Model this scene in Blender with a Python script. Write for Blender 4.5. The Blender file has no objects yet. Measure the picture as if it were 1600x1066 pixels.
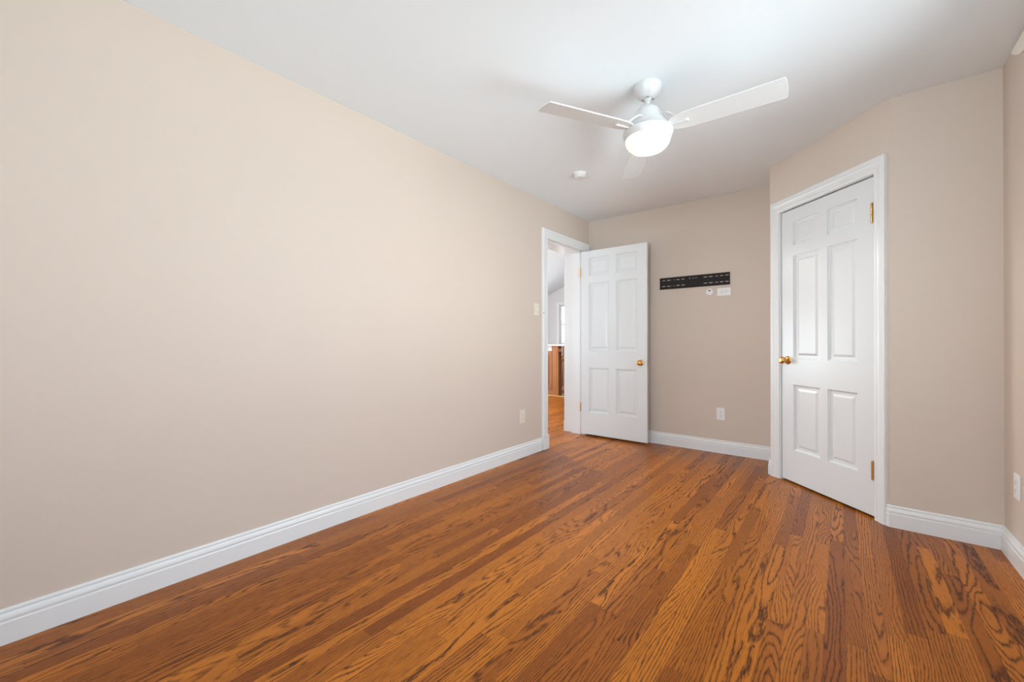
import bpy, bmesh, math, random
from mathutils import Matrix, Vector
random.seed(4)
S = bpy.context.scene
C = S.collection
PI = math.pi

# ------------------------------------------------------------------ camera
cam_d = bpy.data.cameras.new('camera'); cam = bpy.data.objects.new('camera', cam_d); C.objects.link(cam)
cam_d.sensor_fit = 'HORIZONTAL'; cam_d.sensor_width = 36.0; cam_d.lens = 14.451
cam_d.clip_start = 0.02; cam_d.clip_end = 100
R3 = Matrix(((0.78018, 0.002227, 0.625547), (0.625551, -0.002149, -0.78018), (-0.000393, 0.999995, -0.00307)))
cam.matrix_world = Matrix.Translation((2.28045, 0.0, 1.04888)) @ R3.to_4x4()
S.camera = cam

# ------------------------------------------------------------------ world, lights, exposure
W = bpy.data.worlds.new('sky'); S.world = W; W.use_nodes = True
bg = W.node_tree.nodes['Background']
bg.inputs[1].default_value = 9.8
_N, _L = W.node_tree.nodes, W.node_tree.links       # pale sky above; lower half raised to brighten the ceiling
_tc = _N.new('ShaderNodeTexCoord'); _sx = _N.new('ShaderNodeSeparateXYZ'); _rp = _N.new('ShaderNodeValToRGB')
_mr = _N.new('ShaderNodeMapRange'); _mr.inputs[1].default_value = -1; _mr.inputs[2].default_value = 1
_L.new(_tc.outputs['Generated'], _sx.inputs[0]); _L.new(_sx.outputs[2], _mr.inputs[0]); _L.new(_mr.outputs[0], _rp.inputs[0]); _L.new(_rp.outputs[0], bg.inputs[0])
_e = _rp.color_ramp.elements
_e[0].position = 0.0; _e[0].color = (1.05, 1.20, 1.24, 1)
_e[1].position = 1.0; _e[1].color = (0.54, 0.76, 0.99, 1)
for _p, _c in ((0.47, (1.42, 1.62, 1.72, 1)), (0.50, (0.96, 1.09, 1.19, 1))):
    _x = _e.new(_p); _x.color = _c
S.view_settings.view_transform = 'Standard'; S.view_settings.look = 'None'
S.view_settings.gamma = 1; S.view_settings.use_curve_mapping = False
S.view_settings.exposure = -0.03

def portal(name, loc, size, direction):
    """daylight coming through a window opening"""
    l = bpy.data.lights.new(name, 'AREA'); l.shape = 'RECTANGLE'; l.size, l.size_y = size
    l.cycles.is_portal = True
    o = bpy.data.objects.new(name, l); C.objects.link(o); o.location = loc
    o.rotation_euler = Vector(direction).to_track_quat('-Z', 'Z').to_euler()
    return o

def fill_light(loc, watts, radius):
    l = bpy.data.lights.new('hall_fill', 'POINT'); l.energy = watts; l.shadow_soft_size = radius; l.color = (1, .97, .93)
    o = bpy.data.objects.new('hall_fill', l); C.objects.link(o); o.location = loc
fill_light((-2.3, 4.6, 2.45), 130, .12)  # unseen fill light added to raise the hall's brightness

# room measures (metres)
H = 2.44
Y1 = 4.274            # back wall
X3, Y3 = 1.8376, 3.8361
X4, Y4 = 2.4955, 3.1783
X5 = 2.921            # right wall
YR = -2.40            # rear wall
DIR = Vector((1, -1, 0)).normalized()      # along the closet wall
NRM = Vector((-1, -1, 0)).normalized()     # out of the closet wall into the room

WR = (1.15, 2.58, 0.55, 2.22)     # window in the right wall: y0, y1, z0, z1
HY = -0.05            # near end of the hall
WB = (0.75, 2.65, 0.35, 2.25)     # unseen window added in the rear wall for fill light: x0, x1, z0, z1
WH = (1.0, 8.0, 0.25, 1.66)       # glazed strip in the hall's far left wall, enlarged to brighten the hall: y0, y1, z0, z1
WE = (-4.9, -2.6, 0.5, 1.9)      # unseen window added to the hall's near end wall for more light: x0, x1, z0, z1
portal('daylight', (X5 + .02, (WR[0]+WR[1])/2, (WR[2]+WR[3])/2), (WR[3]-WR[2], WR[1]-WR[0]), (-1, 0, 0)).rotation_euler = (0, PI/2, 0)
portal('daylight', ((WB[0]+WB[1])/2, YR - .02, (WB[2]+WB[3])/2), (WB[1]-WB[0], WB[3]-WB[2]), (0, 1, 0)).rotation_euler = (PI/2, 0, 0)
portal('daylight', ((WE[0]+WE[1])/2, HY - .02, (WE[2]+WE[3])/2), (WE[1]-WE[0], WE[3]-WE[2]), (0, 1, 0)).rotation_euler = (PI/2, 0, 0)
portal('daylight', (-5.02, (WH[0]+WH[1])/2, (WH[2]+WH[3])/2), (WH[3]-WH[2], WH[1]-WH[0]), (1, 0, 0)).rotation_euler = (0, -PI/2, 0)

# ------------------------------------------------------------------ materials
def new_mat(name):
    m = bpy.data.materials.new(name); m.use_nodes = True
    return m, m.node_tree.nodes, m.node_tree.links, m.node_tree.nodes['Principled BSDF']

def paint(name, col, rough, bump=0.0, scale=300, var=0.0, coat=0.0, metal=0.0, spec=0.5, aniso=None):
    m, N, L, b = new_mat(name)
    b.inputs['Base Color'].default_value = (*col, 1)
    b.inputs['Roughness'].default_value = rough
    b.inputs['Metallic'].default_value = metal
    b.inputs['Specular IOR Level'].default_value = spec
    if coat: b.inputs['Coat Weight'].default_value = coat; b.inputs['Coat Roughness'].default_value = 0.15
    tc = N.new('ShaderNodeTexCoord')
    no = N.new('ShaderNodeTexNoise'); no.inputs['Scale'].default_value = scale; no.inputs['Detail'].default_value = 3
    if aniso:
        mp = N.new('ShaderNodeMapping'); mp.inputs['Scale'].default_value = aniso
        L.new(tc.outputs['Object'], mp.inputs[0]); L.new(mp.outputs[0], no.inputs['Vector'])
    else:
        L.new(tc.outputs['Object'], no.inputs['Vector'])
    if bump:
        bp = N.new('ShaderNodeBump'); bp.inputs['Strength'].default_value = bump; bp.inputs['Distance'].default_value = 0.002
        L.new(no.outputs['Fac'], bp.inputs['Height']); L.new(bp.outputs[0], b.inputs['Normal'])
    if var:
        n2 = N.new('ShaderNodeTexNoise'); n2.inputs['Scale'].default_value = 1.3; n2.inputs['Detail'].default_value = 2
        L.new(tc.outputs['Object'], n2.inputs['Vector'])
        mx = N.new('ShaderNodeMix'); mx.data_type = 'RGBA'
        mx.inputs[6].default_value = (*[c*(1-var) for c in col], 1); mx.inputs[7].default_value = (*[min(1, c*(1+var)) for c in col], 1)
        L.new(n2.outputs['Fac'], mx.inputs[0]); L.new(mx.outputs[2], b.inputs['Base Color'])
    return m

M = {}
M['wall'] = paint('beige_wall_paint', (0.66, 0.56, 0.48), 0.5, bump=0.25, scale=260, var=0.02, spec=0.35)
M['ceiling'] = paint('ceiling_paint', (0.87, 0.915, 0.945), 0.9, bump=0.1, scale=200, spec=0.2)
M['trim'] = paint('white_trim_paint', (0.80, 0.81, 0.81), 0.3, bump=0.03, scale=80)
M['door'] = paint('white_door_paint', (0.755, 0.77, 0.775), 0.26, bump=0.12, scale=1.0, aniso=(220, 220, 9))
M['fan'] = paint('white_enamel', (0.66, 0.66, 0.66), 0.3)
M['blade'] = paint('white_blade', (0.72, 0.72, 0.715), 0.4, bump=0.05, scale=1, aniso=(20, 400, 20))
M['brass'] = paint('brass', (0.78, 0.44, 0.14), 0.2, metal=1.0, bump=0.02, scale=60)
M['steel'] = paint('steel', (0.5, 0.48, 0.45), 0.3, metal=1.0)
M['plastic'] = paint('white_plastic', (0.82, 0.82, 0.80), 0.35)
M['almond'] = paint('almond_plastic', (0.80, 0.74, 0.62), 0.35)
M['slot'] = paint('dark_slot', (0.02, 0.02, 0.02), 0.6)
M['grey'] = paint('grey_plastic', (0.45, 0.46, 0.48), 0.4)
M['mount'] = paint('black_powder_coat', (0.012, 0.008, 0.008), 0.75, bump=0.2, scale=500)
M['print'] = paint('grey_print', (0.45, 0.43, 0.43), 0.5)
M['valance'] = paint('cream_fabric', (0.90, 0.84, 0.76), 0.8, bump=0.3, scale=400)
M['hallwall'] = paint('pale_grey_wall_paint', (0.70, 0.70, 0.72), 0.6, bump=0.1)
M['cabinet'] = paint('oak_cabinet', (0.36, 0.15, 0.05), 0.35, bump=0.1, scale=1.0, aniso=(90, 90, 6), var=0.25)
M['darkwood'] = paint('carved_dark_oak', (0.17, 0.065, 0.025), 0.35, bump=0.1, scale=1.0, aniso=(90, 90, 6), var=0.2)
M['shoe'] = paint('light_oak_moulding', (0.62, 0.36, 0.14), 0.35)
M['counter'] = paint('white_counter', (0.82, 0.80, 0.77), 0.2)
M['screen'] = paint('outdoor_ground', (0.3, 0.3, 0.25), 0.9)

# glass: thin panes in the windows
def glass(name, tint):
  m, N, L, b = new_mat(name)
  N.remove(b)
  gl = N.new('ShaderNodeBsdfGlossy'); gl.inputs['Roughness'].default_value = 0.0
  tr = N.new('ShaderNodeBsdfTransparent'); tr.inputs[0].default_value = (tint, tint, tint, 1)
  fr = N.new('ShaderNodeFresnel'); fr.inputs[0].default_value = 1.45
  mx = N.new('ShaderNodeMixShader')
  L.new(fr.outputs[0], mx.inputs[0]); L.new(tr.outputs[0], mx.inputs[1]); L.new(gl.outputs[0], mx.inputs[2])
  L.new(mx.outputs[0], N['Material Output'].inputs[0])
  return m
M['glass'] = glass('window_glass', 0.89)

# light bowl: frosted glass lit from inside
m, N, L, b = new_mat('lit_frosted_bowl')
b.inputs['Base Color'].default_value = (0.9, 0.88, 0.8, 1); b.inputs['Roughness'].default_value = 0.3
BS = 170.0                       # bottom glow boosted to fill the room, sides kept dim
b.inputs['Emission Strength'].default_value = BS
tc = N.new('ShaderNodeTexCoord'); sx = N.new('ShaderNodeSeparateXYZ'); L.new(tc.outputs['Object'], sx.inputs[0])
mr = N.new('ShaderNodeMapRange'); mr.inputs[1].default_value = -.349; mr.inputs[2].default_value = -.286; L.new(sx.outputs[2], mr.inputs[0])
rp = N.new('ShaderNodeValToRGB'); e = rp.color_ramp.elements
e[0].position = 0.0; e[0].color = (0.98, 0.97, 0.93, 1)
e[1].position = 1.0; e[1].color = (0.45/BS, 0.44/BS, 0.33/BS, 1)
for p_, c_ in ((0.06, (0.98, 0.97, 0.93, 1)), (0.12, (.9/BS, .9/BS, .45/BS, 1)), (0.30, (.8/BS, .8/BS, .40/BS, 1)), (0.55, (1.4/BS, 1.3/BS, 1.1/BS, 1)), (0.85, (1.1/BS, 1.05/BS, .9/BS, 1))):
    q_ = e.new(p_); q_.color = c_
L.new(mr.outputs[0], rp.inputs[0]); L.new(rp.outputs[0], b.inputs['Emission Color'])
M['bowl'] = m

def oak_floor():
    m, N, L, b = new_mat('stained_oak_strip_floor')
    def nd(t, **k):
        n = N.new(t)
        for a, v in k.items(): setattr(n, a, v)
        return n
    def put(inp, v):
        if hasattr(v, 'is_output') or isinstance(v, bpy.types.NodeSocket): L.new(v, inp)
        else: inp.default_value = v
    def ma(op, a, b_=None, c=None, clamp=False):
        n = nd('ShaderNodeMath', operation=op); n.use_clamp = clamp
        put(n.inputs[0], a)
        if b_ is not None: put(n.inputs[1], b_)
        if c is not None: put(n.inputs[2], c)
        return n.outputs[0]
    def comb(x, y, z):
        n = nd('ShaderNodeCombineXYZ'); put(n.inputs[0], x); put(n.inputs[1], y); put(n.inputs[2], z); return n.outputs[0]
    def white(v):
        n = nd('ShaderNodeTexWhiteNoise', noise_dimensions='3D'); L.new(v, n.inputs['Vector'])
        s = nd('ShaderNodeSeparateColor'); L.new(n.outputs['Color'], s.inputs[0]); return s.outputs
    def noise(v, detail=2, rough=0.5, scale=1.0, dist=0.0):
        n = nd('ShaderNodeTexNoise'); n.inputs['Scale'].default_value = scale; n.inputs['Detail'].default_value = detail
        n.inputs['Roughness'].default_value = rough; n.inputs['Distortion'].default_value = dist
        L.new(v, n.inputs['Vector']); return n.outputs['Fac']
    def ss(v, lo, hi):
        n = nd('ShaderNodeMapRange', interpolation_type='SMOOTHSTEP'); put(n.inputs[0], v); put(n.inputs[1], lo); put(n.inputs[2], hi)
        return n.outputs[0]
    def mix(f, a, c):
        n = nd('ShaderNodeMix', data_type='RGBA'); put(n.inputs[0], f); put(n.inputs[6], a); put(n.inputs[7], c); return n.outputs[2]
    tc = nd('ShaderNodeTexCoord'); sp = nd('ShaderNodeSeparateXYZ'); L.new(tc.outputs['Object'], sp.inputs[0])
    x, y = sp.outputs[0], sp.outputs[1]
    PW = 0.0572
    xr = ma('DIVIDE', x, PW); row = ma('FLOOR', xr); u = ma('SUBTRACT', ma('FRACT', xr), 0.5)
    rw = white(comb(row, 3.7, 1.2))
    ln = ma('MULTIPLY_ADD', rw[0], 0.9, 0.65)
    yy = ma('DIVIDE', ma('MULTIPLY_ADD', rw[1], 9.0, y), ln); bi = ma('FLOOR', yy); v = ma('FRACT', yy)
    rb = white(comb(row, bi, 5.5)); rc = white(comb(row, bi, 17.25))
    # growth rings: contour lines of a stretched noise field, every board cut from another place of it
    ox = ma('MULTIPLY', rb[0], 40.0)
    wob = noise(comb(ma('MULTIPLY', x, 60.0), ma('MULTIPLY', y, 9.0), ma('MULTIPLY', rb[1], 31.0)), 3, 0.6)
    fx = ma('MULTIPLY_ADD', x, 11.0, ox); fy = ma('MULTIPLY_ADD', y, 1.5, ma('MULTIPLY', rb[1], 30.0))
    fld = noise(comb(fx, fy, ma('MULTIPLY', rb[2], 50.0)), 1.0, 0.4)
    amp = ma('MULTIPLY_ADD', ma('POWER', rc[0], 1.4), 15.0, 4.0)
    lin = ma('MULTIPLY', ma('SUBTRACT', rc[1], 0.5), 18.0)
    val = ma('ADD', ma('ADD', ma('MULTIPLY', fld, amp), ma('MULTIPLY', u, lin)), ma('MULTIPLY', wob, 1.1))
    sw = ma('FRACT', val)
    edge = ma('SUBTRACT', 1.0, ss(sw, 0.10, 0.42))
    lead = ss(sw, 0.0, 0.05)
    ring = ma('MULTIPLY', edge, lead)
    soft = ma('MULTIPLY', ss(sw, 0.80, 1.0), 0.35)
    ring = ma('ADD', ring, soft)
    # broken up by pores
    pores = noise(comb(ma('MULTIPLY', x, 420.0), ma('MULTIPLY', y, 26.0), rb[0]), 2, 0.6)
    pd = ss(pores, 0.50, 0.66)
    ring = ma('MULTIPLY', ring, ma('MULTIPLY_ADD', ss(pores, 0.25, 0.60), 0.55, 0.45))
    ringw = ma('MULTIPLY', ring, ma('MULTIPLY_ADD', rc[2], 0.45, 0.60))
    darkness = ma('ADD', ringw, ma('MULTIPLY', pd, 0.30), None, True)
    fine = noise(comb(ma('MULTIPLY', x, 900.0), ma('MULTIPLY', y, 60.0), 0.0), 1, 0.5)
    cloud = noise(comb(ma('MULTIPLY', x, 5.0), ma('MULTIPLY', y, 1.7), rb[1]), 3, 0.55)
    tone = ma('ADD', ma('MULTIPLY', rb[2], 0.74), ma('MULTIPLY', ma('SUBTRACT', cloud, 0.3), 0.55), None, True)
    base = mix(tone, (0.235, 0.056, 0.005, 1), (0.66, 0.215, 0.019, 1))
    base = mix(ma('MULTIPLY', fine, 0.25), base, (0.30, 0.10, 0.02, 1))
    col = mix(darkness, base, (0.060, 0.011, 0.0010, 1))
    # seams between the strips
    ed = ma('MULTIPLY', ma('SUBTRACT', 0.5, ma('ABSOLUTE', u)), PW)
    ev = ma('MULTIPLY', ma('SUBTRACT', 0.5, ma('ABSOLUTE', ma('SUBTRACT', v, 0.5))), ln)
    seam = ma('SUBTRACT', 1.0, ss(ma('MINIMUM', ed, ev), 0.0003, 0.0011))
    col = mix(ma('MULTIPLY', seam, 0.55), col, (0.05, 0.015, 0.005, 1))
    L.new(col, b.inputs['Base Color'])
    rg = ma('MULTIPLY_ADD', darkness, 0.10, 0.30); L.new(rg, b.inputs['Roughness'])
    b.inputs['Specular IOR Level'].default_value = 0.20
    b.inputs['Coat Weight'].default_value = 0.05; b.inputs['Coat Roughness'].default_value = 0.12
    bp = nd('ShaderNodeBump'); bp.inputs['Strength'].default_value = 0.25; bp.inputs['Distance'].default_value = 0.0006
    L.new(ma('SUBTRACT', ma('MULTIPLY', darkness, -0.5), seam), bp.inputs['Height']); L.new(bp.outputs[0], b.inputs['Normal'])
    return m
M['floor'] = oak_floor()

# ------------------------------------------------------------------ mesh helpers
def link(name, bm, mat, parent=None, smooth=False, loc=None):
    bmesh.ops.recalc_face_normals(bm, faces=bm.faces)
    me = bpy.data.meshes.new(name); bm.to_mesh(me); bm.free()
    me.materials.append(mat)
    if smooth:
        for p in me.polygons: p.use_smooth = True
        me.set_sharp_from_angle(angle=math.radians(35))
    o = bpy.data.objects.new(name, me); C.objects.link(o)
    if parent: o.parent = parent
    if loc: o.location = loc
    return o
def struct(o, label=None):
    o['kind'] = 'structure'
    if label: o['label'] = label
    return o
def tag(o, label, cat, group=None):
    o['label'] = label; o['category'] = cat
    if group: o['group'] = group
    return o
def empty(name, mw):
    o = bpy.data.objects.new(name, None); C.objects.link(o); o.matrix_world = mw; o.empty_display_size = .05; return o
def box(bm, a, b, bevel=0.0, seg=2, T=None):
    vs = [bm.verts.new((x, y, z)) for x in (a[0], b[0]) for y in (a[1], b[1]) for z in (a[2], b[2])]
    fs = [bm.faces.new([vs[i] for i in q]) for q in ((0,1,3,2),(4,6,7,5),(0,4,5,1),(2,3,7,6),(0,2,6,4),(1,5,7,3))]
    if bevel:
        es = list({e for f in fs for e in f.edges})
        r = bmesh.ops.bevel(bm, geom=es, offset=bevel, segments=seg, affect='EDGES', profile=0.5)
        vs = list({v for v in vs if v.is_valid} | set(r['verts']))
    if T is not None: bmesh.ops.transform(bm, matrix=T, verts=vs)
    return bm
def B(a, b, bevel=0.0, seg=2):
    return box(bmesh.new(), a, b, bevel, seg)
def lathe(bm, prof, n=48, T=None):
    """prof: (radius, z) list; axis z"""
    rings = []; nv = []
    for r, z in prof:
        if r < 1e-6:
            v = bm.verts.new((0, 0, z)); rings.append([v]); nv.append(v)
        else:
            R = [bm.verts.new((r*math.cos(2*PI*i/n), r*math.sin(2*PI*i/n), z)) for i in range(n)]; rings.append(R); nv += R
    for A, D in zip(rings, rings[1:]):
        for i in range(n):
            j = (i+1) % n
            if len(A) == 1 and len(D) == 1: continue
            if len(A) == 1: bm.faces.new((A[0], D[i], D[j]))
            elif len(D) == 1: bm.faces.new((A[i], A[j], D[0]))
            else: bm.faces.new((A[i], A[j], D[j], D[i]))
    if T is not None: bmesh.ops.transform(bm, matrix=T, verts=nv)
    return bm
def tube(bm, pts, r, n=12):
    pts = [Vector(p) for p in pts]; rings = []
    for i, p in enumerate(pts):
        d = (pts[min(i+1, len(pts)-1)] - pts[max(i-1, 0)]).normalized()
        a = d.orthogonal().normalized() if not rings else (prev - d*prev.dot(d)).normalized()
        prev = a; c = d.cross(a)
        rings.append([bm.verts.new(p + r*(math.cos(2*PI*k/n)*a + math.sin(2*PI*k/n)*c)) for k in range(n)])
    for A, D in zip(rings, rings[1:]):
        for k in range(n): bm.faces.new((A[k], A[(k+1) % n], D[(k+1) % n], D[k]))
    bm.faces.new(rings[0][::-1]); bm.faces.new(rings[-1])
    return bm
def offset_path(path, off):
    """path offset to its left by off, mitred"""
    P = [Vector((p[0], p[1])) for p in path]; out = []
    for i, p in enumerate(P):
        ns = []
        if i > 0: d = (p - P[i-1]).normalized(); ns.append(Vector((-d.y, d.x)))
        if i < len(P)-1: d = (P[i+1] - p).normalized(); ns.append(Vector((-d.y, d.x)))
        if len(ns) == 1: out.append(p + ns[0]*off)
        else:
            mtr = (ns[0] + ns[1]).normalized(); out.append(p + mtr*(off/mtr.dot(ns[0])))
    return out
def sweep_h(path, prof, seg=None):
    """horizontal moulding: prof is (offset to the left of the path, z); seg picks the pieces of the path that are built"""
    bm = bmesh.new(); rows = [offset_path(path, o) for o, z in prof]
    segs = range(len(path)-1) if seg is None else seg
    for s in segs:
        ring = []
        for k in (s, s+1):
            ring.append([bm.verts.new((rows[j][k].x, rows[j][k].y, prof[j][1])) for j in range(len(prof))])
        n = len(prof)
        for j in range(n): bm.faces.new((ring[0][j], ring[0][(j+1) % n], ring[1][(j+1) % n], ring[1][j]))
        bm.faces.new(ring[0]); bm.faces.new(ring[1][::-1])
    return bm
def extrude_poly(poly, z0, z1):
    bm = bmesh.new()
    lo = [bm.verts.new((x, y, z0)) for x, y in poly]; hi = [bm.verts.new((x, y, z1)) for x, y in poly]
    n = len(poly)
    for i in range(n): bm.faces.new((lo[i], lo[(i+1) % n], hi[(i+1) % n], hi[i]))
    bm.faces.new(lo[::-1]); bm.faces.new(hi)
    return bm

# ------------------------------------------------------------------ the shell
struct(link('floor', B((-5.2, YR-.15, -0.12), (3.1, 9.3, 0.0)), M['floor']), 'glossy orange-brown oak strip floor')
struct(link('ceiling', B((-0.165, YR-.15, H), (X5+.15, Y1+.12, H+.1)), M['ceiling']), 'flat white ceiling')

J0, J1, DH = 3.395, 4.160, 2.085      # entrance opening: y0, y1, head height
bm = bmesh.new()
box(bm, (-.165, YR-.15, 0), (0, J0-.012, H)); box(bm, (-.165, J0-.012, DH+.012), (0, J1+.012, H)); box(bm, (-.165, J1+.012, 0), (0, Y1+.12, H))
struct(link('wall_left', bm, M['wall']), 'long beige painted wall with the entrance opening')
struct(link('wall_back', B((0, Y1, 0), (X5+.15, Y1+.12, H)), M['wall']), 'beige far wall carrying the black bracket')
bm = bmesh.new()
for a, c in (((X5, YR-.15, 0), (X5+.15, WR[0], H)), ((X5, WR[1], 0), (X5+.15, Y1, H)), ((X5, WR[0], 0), (X5+.15, WR[1], WR[2])), ((X5, WR[0], WR[3]), (X5+.15, WR[1], H))): box(bm, a, c)
struct(link('wall_right', bm, M['wall']), 'beige wall at the right edge')
bm = bmesh.new()
for a, c in (((0, YR-.15, 0), (WB[0], YR, H)), ((WB[1], YR-.15, 0), (X5, YR, H)), ((WB[0], YR-.15, 0), (WB[1], YR, WB[2])), ((WB[0], YR-.15, WB[3]), (WB[1], YR, H))): box(bm, a, c)
struct(link('wall_rear', bm, M['wall']))
# closet box: short return, the 45 degree wall with its opening, and the piece beside it
CT = .10
def on_closet(s, o=0.0):           # s along the wall from the far corner, o out into the room
    p = Vector((X3, Y3, 0)) + DIR*s + NRM*o; return (p.x, p.y)
SW = (Vector((X4, Y4)) - Vector((X3, Y3))).length
C0, C1, CH = 0.110, 0.842, 2.043   # closet opening: s0, s1, head
bm = bmesh.new()
def cbox(bm, s0, s1, o0, o1, z0, z1, bevel=0.0):
    T = Matrix.Translation((X3, Y3, 0)) @ Matrix(((DIR.x, NRM.x, 0, 0), (DIR.y, NRM.y, 0, 0), (0, 0, 1, 0), (0, 0, 0, 1)))
    return box(bm, (s0, o0, z0), (s1, o1, z1), bevel, 2, T)
t = CT*math.tan(math.radians(22.5))
def poly_into(bm, poly, z0, z1):
    lo = [bm.verts.new((x, y, z0)) for x, y in poly]; hi = [bm.verts.new((x, y, z1)) for x, y in poly]; n = len(poly)
    for i in range(n): bm.faces.new((lo[i], lo[(i+1) % n], hi[(i+1) % n], hi[i]))
    bm.faces.new(lo[::-1]); bm.faces.new(hi)
poly_into(bm, [on_closet(0), on_closet(C0-.012), on_closet(C0-.012, -CT), on_closet(t, -CT)], 0, H)
poly_into(bm, [on_closet(C1+.012), on_closet(SW), on_closet(SW-t, -CT), on_closet(C1+.012, -CT)][::-1], 0, H)
poly_into(bm, [on_closet(C0-.012), on_closet(C1+.012), on_closet(C1+.012, -CT), on_closet(C0-.012, -CT)], CH+.012, H)
poly_into(bm, [(X3, Y1), (X3, Y3), on_closet(t, -CT), (X3+CT, Y1)], 0, H)
struct(link('wall_closet', bm, M['wall']), 'angled beige wall with the closet door')
p = on_closet(SW-t, -CT)
bm = bmesh.new(); poly_into(bm, [(X4, Y4), (X5, Y4), (X5, p[1]), p], 0, H)
struct(link('wall_closet_side', bm, M['wall']), 'narrow beige wall between closet door and right corner')

# ------------------------------------------------------------------ baseboards
BP = [(0, 0), (.016, 0), (.016, .074), (.0145, .078), (.0125, .079), (.0135, .083), (.0145, .090), (.0125, .098), (.009, .104), (.0065, .107), (.0085, .110), (.0085, .115), (.006, .119), (.003, .121), (0, .121)]
# path runs so that the room lies to its left (right wall down, rear, left wall up ... ) -> here: left wall from the casing towards the rear
pl = [(0, J0-.098), (0, YR), (X5, YR), (X5, Y4), (X4, Y4), on_closet(C1+.074)]
struct(link('baseboard_left', sweep_h(pl, BP, [0]), M['trim']), 'white moulded baseboard along the left wall')
struct(link('baseboard_rear', sweep_h(pl, BP, [1]), M['trim']))
struct(link('baseboard_right', sweep_h(pl, BP, [2]), M['trim']), 'white moulded baseboard at the right edge')
struct(link('baseboard_closet_side', sweep_h(pl, BP, [3, 4]), M['trim']), 'white moulded baseboard right of the closet door')
pb = [on_closet(C0-.078), (X3, Y3), (X3, Y1), (0.0, Y1)]
struct(link('baseboard_closet', sweep_h(pb, BP, [0, 1]), M['trim']), 'short baseboard wrapping the closet corner')
struct(link('baseboard_back', sweep_h(pb, BP, [2]), M['trim']), 'white moulded baseboard under the black bracket')

# ------------------------------------------------------------------ door casings
def casing(name, T, s0, s1, zt, w, label, wl=None, wr=None, plinth=0.0, cut_r=None):
    """moulded frame; local x along the wall, y out of the wall, z up"""
    prof = [(0, 0), (0, .011), (.006, .013), (.020, .014), (.024, .011), (.028, .014), (.050, .0165), (.058, .019), (.066, .019), (.070, .022), (.092, .022), (.098, .018), (.098, 0)]
    wl = wl or w; wr = wr or w
    bm = bmesh.new()
    kl, kr, kt = wl/.098, wr/.098, w/.098
    rings = [[], [], [], []]
    for d, o in prof:
        rings[0].append((s0-d*kl, o, 0)); rings[1].append((s0-d*kl, o, zt+d*kt)); rings[2].append((s1+d*kr, o, zt+d*kt)); rings[3].append((s1+d*kr, o, 0))
    V = [[bm.verts.new(p) for p in r] for r in rings]; n = len(prof)
    for a, c in zip(V, V[1:]):
        for j in range(n): bm.faces.new((a[j], a[(j+1) % n], c[(j+1) % n], c[j]))
    bm.faces.new(V[0]); bm.faces.new(V[3][::-1])
    bmesh.ops.transform(bm, matrix=T, verts=bm.verts)
    o = struct(link(name, bm, M['trim']), label)
    if plinth:
        bm = bmesh.new(); box(bm, (s0-wl-.001, 0, 0), (s0+.002, .026, plinth), .002, 2, T)
        link('plinth_block', bm, M['trim'], o)
    return o
T1 = Matrix(((0, 1, 0, 0), (1, 0, 0, 0), (0, 0, 1, 0), (0, 0, 0, 1)))
tr1 = casing('trim_1', T1, J0+.004, J1-.004, DH-.004, .088, 'white moulded casing round the entrance opening', wl=.090, wr=.098, plinth=.142)
TC = Matrix.Translation((X3, Y3, 0)) @ Matrix(((DIR.x, NRM.x, 0, 0), (DIR.y, NRM.y, 0, 0), (0, 0, 1, 0), (0, 0, 0, 1)))
tr2 = casing('trim_2', TC, C0-.006, C1+.006, CH+.004, .086, 'white moulded casing round the closet door', wl=.076, wr=.068)
# little dark screw in the near casing
bm = bmesh.new(); lathe(bm, [(0, .0), (.006, .0), (.006, .004), (.003, .006), (.003, .014), (0, .015)], 12, Matrix.Translation((.018, J0-.085, 1.335)) @ Matrix.Rotation(PI/2, 4, 'Y'))
link('screw', bm, M['steel'], tr1)['label'] = 'small dark screw'
# jambs
bm = bmesh.new()
box(bm, (-.165, J0-.012, 0), (.001, J0, DH)); box(bm, (-.165, J1, 0), (.001, J1+.012, DH)); box(bm, (-.165, J0-.012, DH), (.001, J1+.012, DH+.012))
box(bm, (-.165, J0, 0), (-.045, J0+.011, DH)); box(bm, (-.165, J1-.011, 0), (-.045, J1, DH)); box(bm, (-.165, J0, DH-.011), (-.045, J1, DH))
jb1 = link('jamb', bm, M['trim'], tr1)
bm = bmesh.new()
cbox(bm, C0-.012, C0, -CT, .001, 0, CH); cbox(bm, C1, C1+.012, -CT, .001, 0, CH); cbox(bm, C0-.012, C1+.012, -CT, .001, CH, CH+.012)
cbox(bm, C0, C0+.012, -CT, -.046, 0, CH); cbox(bm, C1-.012, C1, -CT, -.046, 0, CH); cbox(bm, C0, C1, -CT, -.046, CH-.012, CH)
link('jamb', bm, M['trim'], tr2)
# second, slightly wider frame of the passage on the hall side
bm = bmesh.new()
box(bm, (-.288, J1+.034, 0), (-.165, J1+.07, DH+.10)); box(bm, (-.288, J0-.03, DH+.008), (-.165, J1+.034, DH+.10)); box(bm, (-.185, J0-.10, 0), (-.165, J0-.006, DH+.10))
box(bm, (-.292, J1+.028, 0), (-.165, J1+.034, .12), .001)
struct(link('trim_3', bm, M['trim']), 'white painted lining of the passage behind the entrance')

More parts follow.
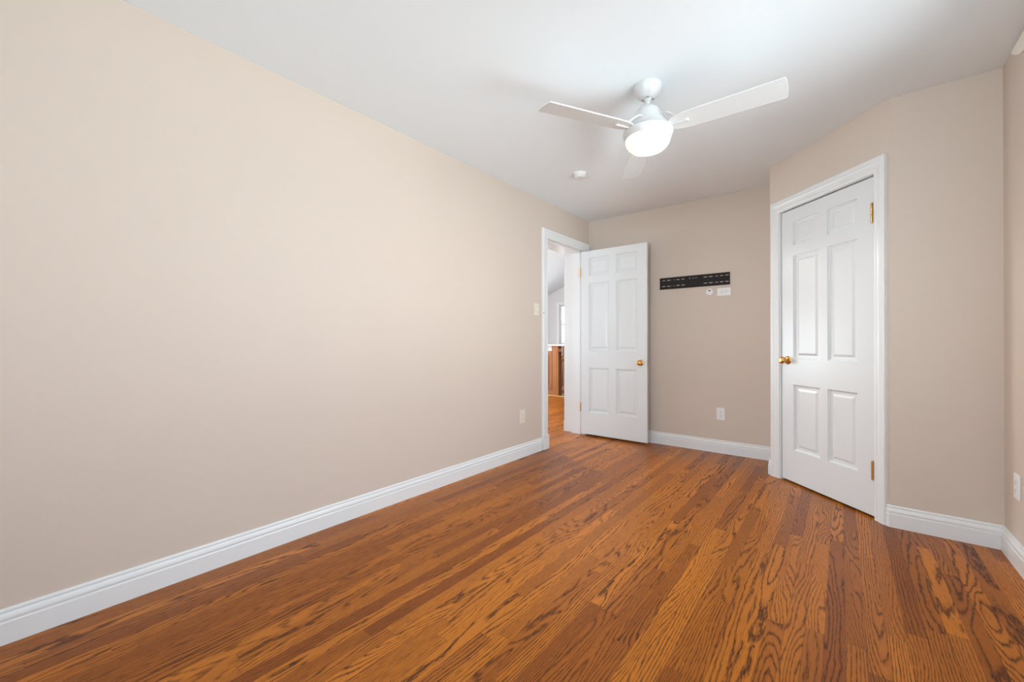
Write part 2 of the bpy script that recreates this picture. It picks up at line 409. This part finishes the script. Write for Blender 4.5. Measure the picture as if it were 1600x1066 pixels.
# ------------------------------------------------------------------ six-panel doors
def leaf_mesh(w, h, t, us, vs):
    """local: x across, z up, faces at y=0 (front, facing -y) and y=t"""
    bm = bmesh.new()
    U = [0] + us + [w]; V = [0] + vs + [h]
    ringdef = [(0, 0), (.0015, .009), (.008, .0105), (.010, .0152), (.028, .0155), (.044, .0090)]
    for side in (0, 1):
        def P(u, v, d): return bm.verts.new((u, d if side == 0 else t-d, v))
        for i in range(len(U)-1):
            for j in range(len(V)-1):
                a, b_, c, d = U[i], U[i+1], V[j], V[j+1]
                if i % 2 == 1 and j % 2 == 1:
                    prev = None
                    for ins, dep in ringdef:
                        ring = [P(a+ins, c+ins, dep), P(b_-ins, c+ins, dep), P(b_-ins, d-ins, dep), P(a+ins, d-ins, dep)]
                        if prev:
                            for k in range(4): bm.faces.new((prev[k], prev[(k+1) % 4], ring[(k+1) % 4], ring[k]))
                        prev = ring
                    bm.faces.new(prev)
                else:
                    bm.faces.new([P(a, c, 0), P(b_, c, 0), P(b_, d, 0), P(a, d, 0)])
    bmesh.ops.remove_doubles(bm, verts=bm.verts, dist=1e-5)
    f = [[v for v in bm.verts if abs(v.co.y-yy) < 1e-6] for yy in (0, t)]
    def chain(vs_, key, fixed):
        return sorted([v for v in vs_ if fixed(v)], key=key)
    for fixed, key in ((lambda v: abs(v.co.x) < 1e-6, lambda v: v.co.z), (lambda v: abs(v.co.x-w) < 1e-6, lambda v: v.co.z),
                       (lambda v: abs(v.co.z) < 1e-6, lambda v: v.co.x), (lambda v: abs(v.co.z-h) < 1e-6, lambda v: v.co.x)):
        A, D = chain(f[0], key, fixed), chain(f[1], key, fixed)
        for k in range(len(A)-1): bm.faces.new((A[k], A[k+1], D[k+1], D[k]))
    es = [e for e in bm.edges if (lambda a, b: all(min(abs(p.x), abs(p.x-w), 9) < 1e-6 for p in (a, b)) and abs(a.y-b.y) < 1e-6 and (abs(a.y) < 1e-6 or abs(a.y-t) < 1e-6))(e.verts[0].co, e.verts[1].co)]
    bmesh.ops.bevel(bm, geom=es, offset=.0015, segments=2, affect='EDGES')
    return bm
def knob_prof():
    return [(0, -.001), (.031, -.001), (.032, .002), (.030, .005), (.020, .009), (.012, .011), (.0105, .016), (.0105, .026), (.014, .030), (.022, .034), (.0265, .041), (.027, .047), (.025, .054), (.020, .060), (.012, .0635), (.006, .0625), (0, .062)]
def make_door(name, mw, w, h, t, us, vs, knob_x, knob_z, hinges, hinge_x, hinge_y, label, both=True, latch=True):
    root = struct(empty(name, mw), label)
    lf = link('door_leaf', leaf_mesh(w, h, t, us, vs), M['door'], root)
    k = bmesh.new(); lathe(k, knob_prof(), 40, Matrix.Translation((knob_x, 0, knob_z)) @ Matrix.Rotation(PI/2, 4, 'X'))
    link('door_knob', k, M['brass'], root, True)['label'] = 'brass door knob'
    if both:
        k = bmesh.new(); lathe(k, [(r, z*.88) for r, z in knob_prof()], 40, Matrix.Translation((knob_x, t, knob_z)) @ Matrix.Rotation(-PI/2, 4, 'X'))
        link('door_knob', k, M['brass'], root, True)['label'] = 'brass door knob'
    for z0, z1 in hinges:
        k = bmesh.new(); hh = (z1-z0)/5
        for q in range(5):
            lathe(k, [(0, z0+q*hh+.0004), (.0062, z0+q*hh+.0004), (.0062, z0+(q+1)*hh-.0004), (0, z0+(q+1)*hh-.0004)], 16, Matrix.Translation((hinge_x, hinge_y, 0)))
        lathe(k, [(0, z0-.006), (.004, z0-.004), (.005, z0), (0, z0)], 16, Matrix.Translation((hinge_x, hinge_y, 0)))
        lathe(k, [(0, z1+.006), (.004, z1+.004), (.005, z1), (0, z1)], 16, Matrix.Translation((hinge_x, hinge_y, 0)))
        sgn = -1 if hinge_x <= 0.01 else 1
        box(k, (hinge_x-.0012, hinge_y, z0), (hinge_x+.0012, hinge_y+.022, z1))
        link('hinge', k, M['brass'], root, True)['label'] = 'brass hinge'
    if latch:
        k = bmesh.new()
        ex = w if knob_x > w/2 else 0
        box(k, (ex-.001, t*.5-.0125, knob_z-.028), (ex+.0012, t*.5+.0125, knob_z+.028))
        box(k, (ex, t*.5-.006, knob_z-.008), (ex+.007, t*.5+.006, knob_z+.008), .002)
        link('latch', k, M['steel'], root)['label'] = 'steel latch plate'
    return root
# entrance door, standing open against the back wall
make_door('door_1', Matrix.Translation((-.020, 4.119, .022)), .757, 2.046, .035,
          [.100, .342, .422, .655], [.245, .742, .932, 1.686, 1.765, 1.968], .690, .816,
          [(.250, .345), (1.768, 1.863)], -.005, -.004, 'open white six-panel entrance door with a brass knob')
# closet door, shut in its frame on the angled wall
TD = Matrix.Translation((X3, Y3, 0)) @ Matrix(((DIR.x, -NRM.x, 0, 0), (DIR.y, -NRM.y, 0, 0), (0, 0, 1, 0), (0, 0, 0, 1)))
s0 = C0+.005
make_door('door_2', TD @ Matrix.Translation((s0, .006, .014)), .720, 2.020, .035,
          [.110, .338, .400, .613], [.236, .720, .910, 1.675, 1.752, 1.925], .058, .899,
          [(.218, .325), (1.748, 1.862)], .712, -.006, 'closed white six-panel closet door with brass knob on its left', both=False, latch=False)

# ------------------------------------------------------------------ windows (beside and behind the camera)
def window(name, T, w, h, label=None, pane='glass'):
    """local x across, y into the wall (outwards), z up, origin at lower left of the opening"""
    bm = bmesh.new(); f = .045
    for a, c in (((0, .04, 0), (f, .10, h)), ((w-f, .04, 0), (w, .10, h)), ((f, .04, 0), (w-f, .10, f)), ((f, .04, h-f), (w-f, .10, h)), ((f, .05, h/2-.02), (w-f, .09, h/2+.02))):
        box(bm, a, c, .003, 1, T)
    o = struct(link(name, bm, M['trim']), label)
    bm = bmesh.new()
    c_ = .075
    for a, c in (((-c_, -.018, -c_), (0, 0, h+c_)), ((w, -.018, -c_), (w+c_, 0, h+c_)), ((0, -.018, h), (w, 0, h+c_)), ((0, -.018, -c_), (w, 0, -.022))): box(bm, a, c, .003, 1, T)
    link('window_casing', bm, M['trim'], o)
    bm = bmesh.new(); box(bm, (-.09, -.04, -.022), (w+.09, .04, 0), .004, 2, T); link('window_sill', bm, M['trim'], o)
    bm = bmesh.new(); box(bm, (f, .066, f), (w-f, .070, h-f), 0, 1, T); link('window_pane', bm, M[pane], o)
    return o
window('window_1', Matrix.Translation((X5, WR[0], WR[2])) @ Matrix(((0, 1, 0, 0), (1, 0, 0, 0), (0, 0, 1, 0), (0, 0, 0, 1))), WR[1]-WR[0], WR[3]-WR[2], 'window in the right wall')

# valance over the right window: its far end shows at the frame's edge
bm = bmesh.new(); poly = [(3.000, 2.421), (2.985, 2.408), (2.955, 2.388), (2.915, 2.366), (2.870, 2.347), (2.82, 2.336), (2.75, 2.332), (.95, 2.332), (.95, 2.421)]
fa = [bm.verts.new((X5-.012, y_, z_)) for y_, z_ in poly]; fb = [bm.verts.new((X5-.0005, y_, z_)) for y_, z_ in poly]
bm.faces.new(fa); bm.faces.new(fb[::-1])
for i in range(len(poly)): bm.faces.new((fa[i], fa[(i+1) % len(poly)], fb[(i+1) % len(poly)], fb[i]))
tag(link('window_valance', bm, M['valance']), 'cream valance mounted high on the right wall just under the ceiling', 'valance')

# ------------------------------------------------------------------ wall plates
def wall_T(kind, a, z, off=0.0):
    if kind == 'left': return Matrix.Translation((off, a, z)) @ Matrix(((0, 0, 1, 0), (1, 0, 0, 0), (0, 1, 0, 0), (0, 0, 0, 1)))
    if kind == 'back': return Matrix.Translation((a, Y1-off, z)) @ Matrix(((1, 0, 0, 0), (0, 0, -1, 0), (0, 1, 0, 0), (0, 0, 0, 1)))
    if kind == 'right': return Matrix.Translation((X5-off, a, z)) @ Matrix(((0, 0, -1, 0), (-1, 0, 0, 0), (0, 1, 0, 0), (0, 0, 0, 1)))
def plate_bm(w, h, d=.006):
    return B((-w/2, -h/2, 0), (w/2, h/2, d), .0025, 2)
def receptacle(root, horizontal=False, mat='plastic', block=False):
    R = Matrix.Rotation(PI/2, 4, 'Z') if horizontal else Matrix()
    for sg in (1, -1):
        k = bmesh.new(); cy = .0195*sg
        prof = []
        for i in range(28):
            a = 2*PI*i/28; px_ = .0172*math.cos(a); py_ = .0172*math.sin(a)
            prof.append((px_, max(-.0138, min(.0138, py_))+cy))
        poly_into(k, prof, .0055, .0078)
        bmesh.ops.transform(k, matrix=R, verts=k.verts)
        rc = link('receptacle', k, M[mat], root)
        k = bmesh.new()
        for x0, hh in ((-.0065, .0085), (.0065, .0065)):
            box(k, (x0-.0011, cy+.001-hh/2+.002, .0076), (x0+.0011, cy+.001+hh/2+.002, .0082))
        lathe(k, [(0, .0076), (.0024, .0076), (.0024, .0082), (0, .0082)], 12, Matrix.Translation((0, cy-.0075, 0)))
        bmesh.ops.transform(k, matrix=R, verts=k.verts)
        link('slots', k, M['slot'], rc)
    k = bmesh.new(); lathe(k, [(0, .0055), (.0032, .0055), (.0028, .0072), (0, .0074)], 14)
    link('screw', k, M['steel'], root, True)
def outlet(kind, a, z, label, w=.074, h=.117, horizontal=False, mat='plastic', T=None):
    root = empty('wall_outlet', T if T is not None else wall_T(kind, a, z))
    tag(root, label, 'outlet')
    ww, hh = (h, w) if horizontal else (w, h)
    link('cover_plate', plate_bm(ww, hh), M[mat], root)
    receptacle(root, horizontal, mat)
    return root
outlet('left', 2.990, .370, 'almond duplex outlet low on the long left wall, near the doorway', mat='almond', w=.076, h=.122)
outlet('back', 1.388, .369, 'white duplex outlet low on the far wall, straight below the black bracket', h=.116)
outlet('back', 1.418, 1.524, 'white outlet lying sideways just under the black bracket', horizontal=True)
# right-wall outlet: block-shaped receptacle
ro = empty('wall_outlet', wall_T('right', 2.971, .374)); tag(ro, 'white outlet low on the right wall at the picture edge', 'outlet')
link('cover_plate', plate_bm(.080, .118), M['plastic'], ro)
k = B((-.0165, -.0335, .005), (.0165, .0335, .0082), .0012, 2); rc = link('receptacle', k, M['plastic'], ro)
for cy in (-.019, .019):
    k = bmesh.new()
    for x0, hh in ((-.0065, .0085), (.0065, .0065)): box(k, (x0-.0011, cy-hh/2+.002, .0080), (x0+.0011, cy+hh/2+.002, .0086))
    lathe(k, [(0, .0080), (.0024, .0080), (.0024, .0086), (0, .0086)], 12, Matrix.Translation((0, cy-.0085, 0)))
    link('slots', k, M['slot'], rc)
# light switch
sw = empty('light_switch', wall_T('left', 3.218, 1.364)); tag(sw, 'almond light switch on the left wall beside the door casing', 'light switch')
link('cover_plate', plate_bm(.074, .117), M['almond'], sw)
k = B((-.0055, -.012, .005), (.0055, .012, .0075), .001, 1); link('toggle_frame', k, M['almond'], sw)
k = bmesh.new(); box(k, (-.0042, -.004, .005), (.0042, .004, .019), .0012, 2, Matrix.Rotation(math.radians(-28), 4, 'X')); link('toggle', k, M['almond'], sw)
for sg in (1, -1):
    k = bmesh.new(); lathe(k, [(0, .0055), (.0032, .0055), (.0028, .0072), (0, .0074)], 14, Matrix.Translation((0, .030*sg, 0))); link('screw', k, M['steel'], sw, True)
# round cable port
cp = empty('cable_port', wall_T('back', 1.291, 1.533)); tag(cp, 'round white cable plate with one dark hole, under the black bracket', 'cable plate')
k = bmesh.new(); lathe(k, [(0, 0), (.0325, 0), (.0325, .003), (.030, .006), (.012, .0068), (0, .0068)], 40); link('cover_plate', k, M['plastic'], cp, True)
k = bmesh.new(); lathe(k, [(0, .0066), (.0075, .0066), (.0075, .0076), (.0058, .0078), (.0050, .0069), (0, .0069)], 24, Matrix.Translation((0, .0115, 0))); link('hole', k, M['slot'], cp, True)['label'] = 'dark hole'

# ------------------------------------------------------------------ TV bracket on the back wall
tv = empty('tv_wall_bracket', wall_T('back', 0, 0)); tag(tv, 'long black slotted steel TV bracket on the far wall', 'TV bracket')
x0, x1, zb, zt = .817, 1.468, 1.590, 1.706
rows_z = [(1.616, 1.624), (1.676, 1.684)]
# slots as real openings: grid of cells
slots = [(.843, .872), (.889, .922), (.934, .938), (.955, .965), (.982, 1.014), (1.030, 1.062), (1.238, 1.271), (1.286, 1.318), (1.331, 1.335), (1.347, 1.365), (1.382, 1.411), (1.427, 1.458)]
X = [x0] + [q for s_ in slots for q in s_] + [x1]
Z = [zb, rows_z[0][0], rows_z[0][1], rows_z[1][0], rows_z[1][1], zt]
k = bmesh.new(); vc = {}
def vv(x, z, d):
    key = (round(x, 5), round(z, 5), d)
    if key not in vc: vc[key] = k.verts.new((x, z, d))
    return vc[key]
D0, D1 = .0045, .0070
solid = lambda i, j: not (i % 2 == 1 and j % 2 == 1)
nx, nz = len(X)-1, len(Z)-1
for i in range(nx):
    for j in range(nz):
        if not solid(i, j): continue
        a, b_, c, d = X[i], X[i+1], Z[j], Z[j+1]
        k.faces.new((vv(a, c, D1), vv(b_, c, D1), vv(b_, d, D1), vv(a, d, D1)))
        k.faces.new((vv(a, d, D0), vv(b_, d, D0), vv(b_, c, D0), vv(a, c, D0)))
        for (di, dj, p, q) in ((-1, 0, (a, c), (a, d)), (1, 0, (b_, c), (b_, d)), (0, -1, (a, c), (b_, c)), (0, 1, (a, d), (b_, d))):
            ii, jj = i+di, j+dj
            if ii < 0 or jj < 0 or ii >= nx or jj >= nz or not solid(ii, jj):
                k.faces.new((vv(*p, D0), vv(*q, D0), vv(*q, D1), vv(*p, D1)))
link('bracket_plate', k, M['mount'], tv)
k = bmesh.new()
box(k, (x0, zt-.003, 0), (x1, zt, D1+.001)); box(k, (x0, zt-.012, D1-.002), (x1, zt, D1+.006), .002, 2)
link('top_flange', k, M['mount'], tv)
k = bmesh.new()
box(k, (x0, zb, 0), (x1, zb+.003, D1+.001)); box(k, (x0, zb, D1-.002), (x1, zb+.011, D1+.006), .002, 2)
link('bottom_flange', k, M['mount'], tv)
# small printed emblem and an illegible word beside it
k = bmesh.new()
zc = 1.680; T0 = D1
pts = [(1.110+.0065*math.sin(a*PI/2)*(1 if a % 2 == 0 else 1), zc+.0075*math.cos(a*PI/2)) for a in range(4)]
poly_into(k, pts, T0, T0+.0004)
for q, (xx, hh) in enumerate([(1.132, .009), (1.140, .006), (1.148, .0065), (1.156, .009), (1.164, .0065), (1.172, .006), (1.180, .0085)]):
    box(k, (xx-.0012, zc-.0035, T0), (xx+.0012, zc-.0035+hh, T0+.0004)); box(k, (xx, zc-.0035, T0), (xx+.0042, zc-.0022, T0+.0004))
    if q % 2: box(k, (xx, zc+.0012, T0), (xx+.0042, zc+.0024, T0+.0004))
link('printed_emblem', k, M['print'], tv)['label'] = 'small pale printed mark'
for sx_ in (.905, 1.394):
    k = bmesh.new(); lathe(k, [(0, D1), (.009, D1), (.009, D1+.003), (.005, D1+.005), (0, D1+.005)], 6, Matrix.Translation((sx_, 1.650, 0)))
    link('bolt', k, M['mount'], tv)

# ------------------------------------------------------------------ ceiling fan
FX, FY = 1.461, 2.202
fan = empty('ceiling_fan', Matrix.Translation((FX, FY, H))); tag(fan, 'white three-blade ceiling fan with lit frosted bowl', 'ceiling fan')
k = bmesh.new(); lathe(k, [(0, 0), (.072, 0), (.0735, -.004), (.072, -.018), (.066, -.036), (.055, -.052), (.040, -.064), (.028, -.070), (.022, -.071), (0, -.071)], 48)
link('canopy', k, M['fan'], fan, True)
for a in range(4):
    k = bmesh.new(); lathe(k, [(0, -.001), (.0055, -.001), (.0055, .004), (0, .005)], 10, Matrix.Rotation(a*PI/2+.4, 4, 'Z') @ Matrix.Translation((.027, 0, -.072)) @ Matrix.Rotation(PI, 4, 'X'))
    link('canopy_screw', k, M['steel'], fan)
k = bmesh.new(); lathe(k, [(.0, -.060), (.011, -.060), (.011, -.118), (.0, -.118)], 20)
lathe(k, [(0, -.070), (.0195, -.070), (.0195, -.080), (.013, -.084), (0, -.084)], 24)
link('downrod', k, M['fan'], fan, True)
k = bmesh.new(); lathe(k, [(0, -.112), (.026, -.113), (.044, -.120), (.060, -.134), (.070, -.152), (.080, -.176), (.092, -.200), (.106, -.222), (.118, -.236), (.126, -.243), (.1285, -.247), (0, -.247)], 64)
link('motor_housing', k, M['fan'], fan, True)
k = bmesh.new(); lathe(k, [(.10, -.250), (.1290, -.250), (.1305, -.254), (.1300, -.262), (.1245, -.280), (.1190, -.289), (.110, -.290), (.10, -.290)], 64)
lathe(k, [(.10, -.2465), (.124, -.2465), (.124, -.2505), (.10, -.2505)], 64)
link('light_ring', k, M['fan'], fan, True)
k = bmesh.new(); lathe(k, [(0, -.286), (.116, -.286), (.1175, -.292), (.1165, -.300), (.112, -.314), (.104, -.328), (.092, -.339), (.075, -.345), (.04, -.348), (0, -.349)], 64)
link('light_bowl', k, M['bowl'], fan, True)['label'] = 'glowing frosted glass bowl'
ZB = -.245
def blade_bm():
    """along +x, thickness 6 mm, pitched about its length"""
    bm = bmesh.new(); top = []; bot = []
    st = [(.115, .022), (.125, .038), (.145, .050), (.175, .0575), (.22, .061), (.30, .063), (.42, .0645), (.54, .066), (.615, .067), (.628, .0665)]
    outline = [(x, w) for x, w in st] + [(.633, .050), (.636, .025), (.637, 0)]
    up = [(x, w) for x, w in outline]; dn = [(x, -w) for x, w in outline[:-1]][::-1]
    poly = up + dn
    # strips across
    xs = [p for p in outline]
    def V(x, y, z): return bm.verts.new((x, y, z))
    lay = []
    for x, w in outline:
        n = 5; row = []
        for i in range(n):
            yy = w*(2*i/(n-1)-1); row.append((x, yy))
        lay.append(row)
    for zz in (.003, -.003):
        g = [[V(x, y, zz) for x, y in row] for row in lay]
        for a, c in zip(g, g[1:]):
            for i in range(4):
                try: bm.faces.new((a[i], c[i], c[i+1], a[i+1]))
                except ValueError: pass
        (top if zz > 0 else bot).append(g)
    T_, B_ = top[0], bot[0]
    for r in range(len(lay)-1):
        for i in (0, 4): bm.faces.new((T_[r][i], T_[r+1][i], B_[r+1][i], B_[r][i]))
    for i in range(4): bm.faces.new((T_[0][i], T_[0][i+1], B_[0][i+1], B_[0][i]))
    bmesh.ops.remove_doubles(bm, verts=bm.verts, dist=1e-5)
    return bm
def bracket_bm():
    bm = bmesh.new()
    # curved arm rising from the housing, out over the blade
    for sy in (-1, 1):
        tube(bm, [(.062, sy*.030, .052), (.085, sy*.040, .054), (.110, sy*.046, .046), (.135, sy*.044, .028), (.155, sy*.036, .007)], .0045, 8)
    box(bm, (.110, -.020, .0035), (.215, .020, .0075), .0015, 1)
    # ridge and pad under the blade
    box(bm, (.110, -.010, -.0105), (.195, .010, -.0025), .003, 2)
    lathe(bm, [(0, -.0115), (.010, -.0105), (.0135, -.003), (0, -.003)], 20, Matrix.Translation((.200, 0, 0)))
    return bm
bl_m = br_m = None
pitch = math.radians(-11)
for i in range(3):
    a = math.radians(1.0 + 120*i)
    Tm = Matrix.Translation((0, 0, ZB)) @ Matrix.Rotation(a, 4, 'Z') @ Matrix.Rotation(pitch, 4, 'X')
    if i == 0:
        bl = link('blade', blade_bm(), M['blade'], fan); br = link('blade_bracket', bracket_bm(), M['fan'], bl, True)
        bl0, br0 = bl, br
    else:
        bl = bl0.copy(); C.objects.link(bl); bl.parent = fan
        br = br0.copy(); C.objects.link(br); br.parent = bl
    bl.matrix_local = Tm
# smoke detector
sd = empty('smoke_detector', Matrix.Translation((.600, 2.990, H))); tag(sd, 'small round white smoke detector on the ceiling', 'smoke detector')
k = bmesh.new(); lathe(k, [(0, 0), (.054, 0), (.054, -.006), (.052, -.008), (0, -.008)], 40); link('base', k, M['plastic'], sd, True)
k = bmesh.new(); lathe(k, [(0, -.008), (.049, -.008), (.050, -.020), (.047, -.030), (.038, -.036), (.020, -.038), (0, -.038)], 40); link('housing', k, M['plastic'], sd, True)
k = bmesh.new()
for a in range(16):
    box(k, (.0485, -.006, -.026), (.0502, .006, -.022), 0, 1, Matrix.Rotation(2*PI*a/16, 4, 'Z'))
link('vents', k, M['grey'], sd)
k = bmesh.new(); lathe(k, [(0, -.0375), (.008, -.0375), (.007, -.040), (0, -.0405)], 20, Matrix.Translation((.012, -.010, 0))); link('test_button', k, M['grey'], sd, True)

# ------------------------------------------------------------------ the hall and kitchen seen through the entrance
def zc_(x): return 2.275 + (x + 3.75)*0.362       # sloped ceiling
bm = bmesh.new()
vs_ = [bm.verts.new(p) for p in ((-5.2, HY, zc_(-5.2)), (-.165, HY, zc_(-.165)), (-.165, 9.3, zc_(-.165)), (-5.2, 9.3, zc_(-5.2)))]
vt_ = [bm.verts.new((v.co.x, v.co.y, v.co.z+.1)) for v in vs_]
bm.faces.new(vs_); bm.faces.new(vt_[::-1])
for i in range(4): bm.faces.new((vs_[i], vs_[(i+1) % 4], vt_[(i+1) % 4], vt_[i]))
struct(link('ceiling_hall', bm, M['ceiling']), 'sloped white ceiling seen through the entrance')
HW = (-3.375, -2.45, 1.0, 2.00)   # window in the hall's end wall
bm = bmesh.new()
for a, c in (((-5.2, 9.0, 0), (HW[0], 9.15, 3.7)), ((HW[1], 9.0, 0), (-.05, 9.15, 3.7)), ((HW[0], 9.0, 0), (HW[1], 9.15, HW[2])), ((HW[0], 9.0, HW[3]), (HW[1], 9.15, 3.7))): box(bm, a, c)
struct(link('wall_hall_end', bm, M['hallwall']), 'pale grey wall beyond the kitchen island')
bm = bmesh.new()
for a, c in (((-5.15, HY-.15, 0), (-5.0, WH[0], 2.0)), ((-5.15, WH[1], 0), (-5.0, 9.0, 2.0)), ((-5.15, WH[0], 0), (-5.0, WH[1], WH[2])), ((-5.15, WH[0], WH[3]), (-5.0, WH[1], 2.0))): box(bm, a, c)
struct(link('wall_hall_left', bm, M['hallwall']))
bm = bmesh.new()
box(bm, (-.165, Y1+.12, 0), (-.05, 9.0, 3.75)); box(bm, (-.165, HY-.15, H), (-.05, Y1+.12, 3.75)); 
for a, c in (((-5.15, HY-.15, 0), (WE[0], HY, 3.7)), ((WE[1], HY-.15, 0), (-.165, HY, 3.7)), ((WE[0], HY-.15, 0), (WE[1], HY, WE[2])), ((WE[0], HY-.15, WE[3]), (WE[1], HY, 3.7))): box(bm, a, c)
struct(link('wall_hall_right', bm, M['hallwall']))
window('window_3', Matrix.Translation((HW[0], 9.0, HW[2])), HW[1]-HW[0], HW[3]-HW[2], 'bright white-cased window beyond the kitchen island')
window('window_4', Matrix.Translation((-5.0, WH[0], WH[2])) @ Matrix(((0, -1, 0, 0), (1, 0, 0, 0), (0, 0, 1, 0), (0, 0, 0, 1))), WH[1]-WH[0], WH[3]-WH[2])
portal('daylight', ((HW[0]+HW[1])/2, 9.02, (HW[2]+HW[3])/2), (HW[1]-HW[0], HW[3]-HW[2]), (0, -1, 0)).rotation_euler = (-PI/2, 0, 0)

window('hall_fill_window', Matrix.Translation((WE[0], HY, WE[2])) @ Matrix.Scale(-1, 4, (0, 1, 0)), WE[1]-WE[0], WE[3]-WE[2])  # added opening that lets extra light into the hall

window('rear_fill_window', Matrix.Translation((WB[0], YR, WB[2])) @ Matrix.Scale(-1, 4, (0, 1, 0)), WB[1]-WB[0], WB[3]-WB[2], None)  # added behind the camera as fill for the far walls

isl = empty('kitchen_island', Matrix.Translation((-2.3, 6.75, 0))); tag(isl, 'oak kitchen island with white top seen through the entrance', 'kitchen island')
def I(n, bm, m, par=isl, sm=False):
    bmesh.ops.translate(bm, verts=bm.verts, vec=(2.3, -6.75, 0)); return link(n, bm, M[m], par, sm)
YI = 6.75
I('cabinet_body', B((-3.4, YI+.02, .0), (-1.98, YI+.75, .975)), 'cabinet')
for xa, xb in ((-3.30, -2.74), (-2.70, -2.135)):
    bm = bmesh.new(); f = .055; h0, h1 = .13, .875
    for a, c in (((xa, YI, h0), (xa+f, YI+.022, h1)), ((xb-f, YI, h0), (xb, YI+.022, h1)), ((xa+f, YI, h0), (xb-f, YI+.022, h0+f)), ((xa+f, YI, h1-f), (xb-f, YI+.022, h1))): box(bm, a, c, .002, 1)
    box(bm, (xa+f+.025, YI+.008, h0+f+.03), (xb-f-.025, YI+.022, h1-f-.03), .008, 2)
    I('panel', bm, 'cabinet')
bm = bmesh.new(); box(bm, (-2.115, YI-.02, .11), (-1.975, YI+.05, .975), .003, 1); box(bm, (-2.085, YI-.026, .16), (-2.005, YI-.018, .93), .003, 1)
I('pilaster', bm, 'cabinet')
I('plinth', B((-3.4, YI-.012, .02), (-1.98, YI+.02, .11), .006, 2), 'cabinet')
I('base_moulding', B((-3.4, YI-.035, 0), (-1.60, YI-.010, .022), .008, 3), 'shoe')
I('countertop', B((-3.45, YI-.06, .975), (-1.55, YI+.85, 1.005), .006, 2), 'counter')
# carved end leg
bm = bmesh.new(); lathe(bm, [(0, .0), (.052, .0), (.055, .03), (.045, .06), (.030, .075), (.045, .10), (.058, .14), (.050, .18), (.032, .21), (.036, .24), (.030, .30), (.034, .40), (.042, .52), (.050, .60), (.044, .66), (.030, .68), (.050, .71), (.058, .74), (.040, .775), (.060, .79), (.060, .975), (0, .975)], 32, Matrix.Translation((-1.865, YI+.03, 0)))
I('carved_leg', bm, 'darkwood', isl, True)['label'] = 'dark turned end leg'
I('end_panel', B((-1.975, YI+.05, .0), (-1.66, YI+.10, .975)), 'darkwood')
I('apron', B((-1.975, YI-.01, .86), (-1.64, YI+.05, .93), .006, 2), 'darkwood')
outlet(None, 0, 0, 'white outlet on the kitchen island under its top', horizontal=True, w=.095, h=.15,
       T=Matrix.Translation((-2.205, YI-.001, .925)) @ Matrix(((1, 0, 0, 0), (0, 0, -1, 0), (0, 1, 0, 0), (0, 0, 0, 1))))
